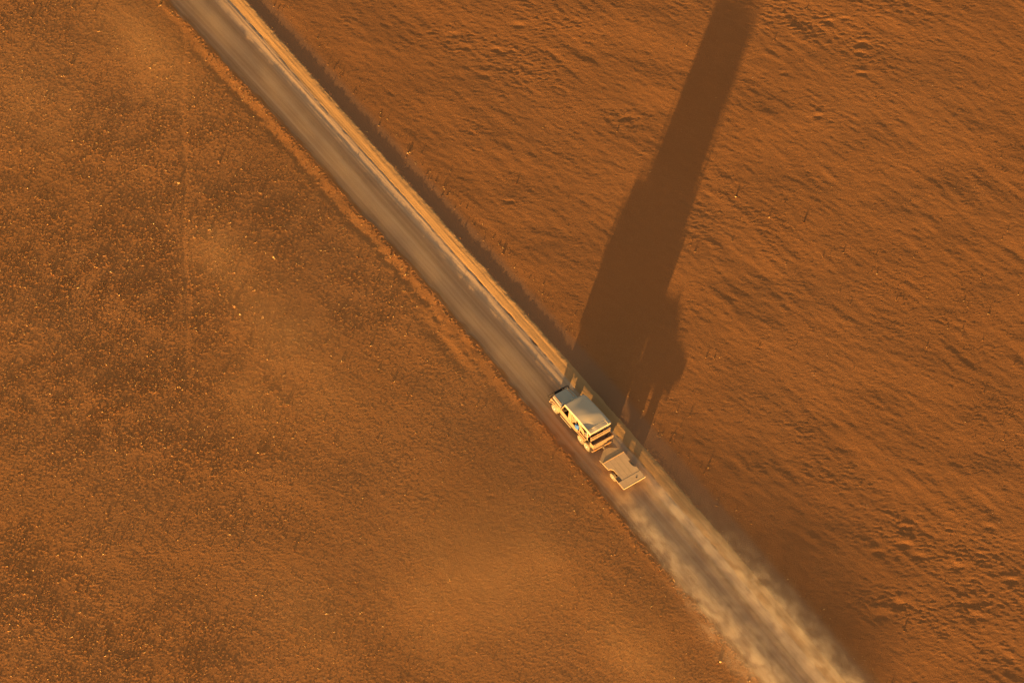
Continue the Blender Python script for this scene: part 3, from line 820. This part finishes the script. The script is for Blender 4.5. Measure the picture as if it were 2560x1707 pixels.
# ------------------------------------------------------------------ the flat trailer
tq = thing("flat_trailer", "flat timber-decked trailer with two wheels towed behind the truck", "trailer", (0, 0, 0), (R(-1.2), R(-3.6), HDG))
_l = Euler((R(-1.2), R(-3.6), 0)).to_matrix(); _z = Matrix.Rotation(HDG, 3, 'Z'); _pv = Vector((-3.25, 0, 0))
tq.location = Vector((cx, cy, zt)) + _z @ (_pv - _l @ _pv)
DZ = .75
deck = [(-2.09, .95), (-2.33, .935), (-2.74, .90), (-2.81, .72), (-2.99, .60), (-3.52, .60), (-3.60, .72), (-3.60, .93), (-4.04, .94), (-4.04, -.96), (-3.66, -.96), (-3.50, -.80), (-3.34, -.74), (-2.90, -.74), (-2.87, -.90), (-2.13, -.92), (-2.09, -.92)]
MB().prism(deck, 'z', DZ - .05, DZ).build("deck", WOOD, tq)
# board joints raised by a hair, running lengthwise
dj = MB()
for y in (.40, .02, -.34): dj.box(-4.0, -2.15, y - .010, y + .010, DZ - .001, DZ + .003)
dj.build("deck_joint", WOODD, tq)
nose = [(-2.05, .95), (-1.70, .96), (-1.14, .23), (-1.14, -.16), (-1.70, -.92), (-2.05, -.92)]
MB().prism(nose, 'z', DZ - .09, DZ - .03).build("nose_plate", WOODD, tq)
MB().box(-2.10, -2.04, -.92, .95, DZ - .09, DZ + .035, .006).build("front_batten", WOODD, tq)
tb = MB().box(-4.68, -4.05, -.99, .93, DZ - .05, DZ + .012, .008)
tbo = tb.build("tail_board", WOOD, tq)
MB().box(-4.72, -4.69, -1.01, .93, DZ - .09, DZ + .02).build("tail_edge", BOARDE, tq)
MB().box(-4.04, -3.62, .60, .93, DZ - .02, DZ + .004).build("gap_shade", DARK, tq)  # dark sheet standing in for the shaded see-through gap behind the wheel
MB().tube([(-4.66, .945, DZ - .03), (-3.62, .945, DZ - .03)], .016).build("edge_rail", BOARDE, tq)
MB().tube([(-2.74, .915, DZ - .03), (-1.70, .975, DZ - .05)], .018).build("edge_rail", BOARDE, tq)
fr = MB()
for s in (1, -1): fr.box(-4.6, -1.9, s * .42 - .03, s * .42 + .03, DZ - .17, DZ - .09)
fr.tube([(-1.95, .42, DZ - .13), (-1.2, .10, .55), (-.80, .0, .50)], .03).tube([(-1.95, -.42, DZ - .13), (-1.2, -.10, .55), (-.80, .0, .50)], .03)
MB().box(-2.85, -1.60, -.36, .36, .30, DZ - .17, .02).build("under_deck_light_block", DARK, tq)  # hidden box added to keep low sun from shining under the deck
fr.build("drawbar", BOARDE, tq, True)
MB().tube([(-.82, 0, .50), (-.74, 0, .57)], .05, 12).build("coupling", DARK, tq)
MB().tube([(-3.25, -.80, .34), (-3.25, .80, .34)], .04).build("axle", DARK, tq)
for s in (1, -1): MB().box(-3.4, -3.1, s * .475 - .025, s * .475 + .025, .34, .60).build("leaf_spring", DARK, tq)
for s in (1, -1): wheel(tq, -3.25, s * .80, .34, .20, s, RIMD, .58)
MB().tube([(-4.40, -.42, DZ + .012), (-4.40, -.42, DZ + .03)], .06, 14).build("deck_ring", DARK, tq)

# ------------------------------------------------------------------ dust in the air (volumes, built where the dust hangs)
def dust_box(name, label, v0, v1, u0, u1, z0, z1, step):
    bm = bmesh.new(); bmesh.ops.create_cube(bm, size=1)
    for q in bm.verts:
        q.co = Vector((v0 + (q.co.x + .5) * (v1 - v0), u0 + (q.co.y + .5) * (u1 - u0), z0 + (q.co.z + .5) * (z1 - z0)))
    me = bpy.data.meshes.new(name); bm.to_mesh(me); bm.free()
    o = bpy.data.objects.new(name, me); COL.objects.link(o)
    o.rotation_euler = (0, 0, math.atan2(DR[1], DR[0]))
    o["kind"] = "stuff"; o["label"] = label; o["category"] = "dust"
    m = bpy.data.materials.new(name); m.use_nodes = True
    nt = m.node_tree; nt.nodes.remove(nt.nodes["Principled BSDF"])
    pv = nt.nodes.new("ShaderNodeVolumePrincipled")
    nt.links.new(pv.outputs[0], nt.nodes["Material Output"].inputs['Volume'])
    m.cycles.volume_step_rate = step
    me.materials.append(m)
    tc = nt.nodes.new("ShaderNodeTexCoord"); sp = nt.nodes.new("ShaderNodeSeparateXYZ"); nt.links.new(tc.outputs['Object'], sp.inputs[0])
    return o, nt, pv, tc.outputs['Object'], sp.outputs

def mapr(nt, x, a, b, c, d, smooth=True):
    n = nt.nodes.new("ShaderNodeMapRange"); n.interpolation_type = 'SMOOTHSTEP' if smooth else 'LINEAR'
    nt.links.new(x, n.inputs[0])
    for i, q in enumerate((a, b, c, d)): n.inputs[i + 1].default_value = q
    return n.outputs[0]
def gauss(nt, x, c, w):
    t = math_n(nt, 'DIVIDE', math_n(nt, 'SUBTRACT', x, c), w)
    return math_n(nt, 'EXPONENT', math_n(nt, 'MULTIPLY', math_n(nt, 'MULTIPLY', t, t), -1.0))

DUSTC = (0.95, 0.79, 0.60)
# plume behind the wheels
o, nt, pv, vec, (X_, Y_, Z_) = dust_box("dust_plume", "rolling dust plume trailing behind the truck and trailer", 9.5, 44.0, -4.6, 5.2, -0.35, 2.3, 0.35)
mp = N(nt, "ShaderNodeMapping"); mp.inputs['Scale'].default_value = (0.62, 1.0, 1.1); nt.links.new(vec, mp.inputs[0])
wn_ = N(nt, "ShaderNodeTexNoise", ins={'Scale': 0.7, 'Detail': 2.0}); nt.links.new(vec, wn_.inputs['Vector'])
wv = N(nt, "ShaderNodeVectorMath", operation='MULTIPLY_ADD'); nt.links.new(wn_.outputs['Color'], wv.inputs[0]); wv.inputs[1].default_value = (0.7, 0.7, 0.7); nt.links.new(mp.outputs[0], wv.inputs[2])
nb = noise(nt, wv.outputs[0], 1.3, 8.0, 0.57)
bil = mapr(nt, nb, 0.36, 0.74, 0.20, 1.0)
wid = mapr(nt, X_, 13, 30, 0.40, 1.15, False)
cr = mapr(nt, X_, 14, 30, 0.95, 2.05, False)
cl_ = mapr(nt, X_, 12, 30, -1.15, -1.85, False)
pr = gauss(nt, Y_, cr, wid); pl = gauss(nt, Y_, cl_, wid)
onr = mapr(nt, X_, 14.8, 17.5, 0.0, 1.0); onl = mapr(nt, X_, 11.0, 19.0, 0.10, 0.9)
hgt = mapr(nt, X_, 11, 32, 0.20, 0.43, False)
zz = math_n(nt, 'ADD', Z_, 0.15)
zf = math_n(nt, 'EXPONENT', math_n(nt, 'MULTIPLY', math_n(nt, 'POWER', math_n(nt, 'DIVIDE', math_n(nt, 'MAXIMUM', zz, 0.0), hgt), 2.0), -1.0))
rows = math_n(nt, 'ADD', math_n(nt, 'MULTIPLY', pr, onr), math_n(nt, 'MULTIPLY', pl, onl))
rows = math_n(nt, 'ADD', rows, math_n(nt, 'MULTIPLY', gauss(nt, Y_, 3.1, 0.9), mapr(nt, X_, 15.5, 27.0, 0.0, 0.20)))
thin = math_n(nt, 'MULTIPLY', gauss(nt, Y_, 0.1, 2.0), math_n(nt, 'MULTIPLY', math_n(nt, 'ADD', mapr(nt, X_, 9.8, 14.5, 0.0, 0.16), math_n(nt, 'MULTIPLY', gauss(nt, X_, 14.9, 1.8), 0.62)), mapr(nt, nb, 0.36, 0.62, 0.25, 1.5)))
dn = math_n(nt, 'MULTIPLY', math_n(nt, 'MULTIPLY_ADD', math_n(nt, 'MULTIPLY', rows, bil), 2.4, thin), zf)
nt.links.new(math_n(nt, 'MULTIPLY', dn, mapr(nt, X_, 43.5, 38.0, 0.0, 1.0)), pv.inputs['Density'])
nt.links.new(mix_col(nt, mapr(nt, X_, 14.5, 19.0, 0.0, 1.0), (0.97, 0.60, 0.27), DUSTC), pv.inputs['Color']); pv.inputs['Anisotropy'].default_value = -0.2

# older dust still hanging over the road ahead
o, nt, pv, vec, (X_, Y_, Z_) = dust_box("hanging_dust", "thin old dust hanging low over the road ahead of the truck", -62.0, 9.4, -5.0, 2.0, -0.35, 1.6, 0.5)
mp = N(nt, "ShaderNodeMapping"); mp.inputs['Scale'].default_value = (0.22, 0.6, 1.0); nt.links.new(vec, mp.inputs[0])
nb = noise(nt, mp.outputs[0], 1.0, 3.0, 0.5)
sh = math_n(nt, 'SUBTRACT', Y_, math_n(nt, 'MULTIPLY', X_, 0.0155))
f = math_n(nt, 'MULTIPLY', gauss(nt, sh, -1.2, 1.0), mapr(nt, nb, 0.35, 0.65, 0.25, 1.0))
zf = math_n(nt, 'EXPONENT', math_n(nt, 'MULTIPLY', math_n(nt, 'MAXIMUM', math_n(nt, 'ADD', Z_, 0.1), 0.0), -2.2))
nt.links.new(math_n(nt, 'MULTIPLY', math_n(nt, 'MULTIPLY', f, zf), math_n(nt, 'MULTIPLY', mapr(nt, X_, 9.0, 3.0, 0.0, 0.20), 1.0)), pv.inputs['Density'])
pv.inputs['Color'].default_value = (0.96, 0.72, 0.46, 1); pv.inputs['Anisotropy'].default_value = -0.2

# faint dust drifting over the left-hand field
o, nt, pv, vec, (X_, Y_, Z_) = dust_box("drifting_dust", "faint veil of dust drifting over the field left of the road", -48.0, 46.0, -46.0, -2.6, -0.2, 1.7, 0.8)
mp = N(nt, "ShaderNodeMapping"); mp.inputs['Scale'].default_value = (0.12, 0.2, 0.4); nt.links.new(vec, mp.inputs[0])
nb = noise(nt, mp.outputs[0], 1.0, 4.0, 0.6)
tot = None
for px, py, rv, ru, w in [(1150, 1470, 5.5, 6.0, 1.0), (720, 860, 7.0, 2.8, .8), (560, 650, 3.0, 2.0, .6), (360, 130, 6.0, 2.5, .75), (1330, 1380, 4, 2, .5), (1600, 1640, 4, 3, .8), (620, 1010, 4, 2, .4), (100, 300, 5, 3, .35), (760, 1560, 5, 3, .35)]:
    x, y = P(px, py); v_ = x * DR[0] + y * DR[1]; u_ = x * NR[0] + y * NR[1]
    g = math_n(nt, 'MULTIPLY', math_n(nt, 'MULTIPLY', gauss(nt, X_, float(v_), rv), gauss(nt, Y_, float(u_), ru)), w)
    tot = g if tot is None else math_n(nt, 'ADD', tot, g)
f = math_n(nt, 'ADD', math_n(nt, 'MULTIPLY', tot, mapr(nt, nb, 0.36, 0.62, 0.45, 1.0)), 0.10)
zf = mapr(nt, Z_, 1.6, 0.3, 0.0, 1.0); ed = mapr(nt, Y_, -2.7, -4.0, 0.0, 1.0)
nt.links.new(math_n(nt, 'MULTIPLY', math_n(nt, 'MULTIPLY', f, zf), math_n(nt, 'MULTIPLY', ed, 0.085)), pv.inputs['Density'])
pv.inputs['Color'].default_value = (0.97, 0.62, 0.30, 1); pv.inputs['Anisotropy'].default_value = -0.2
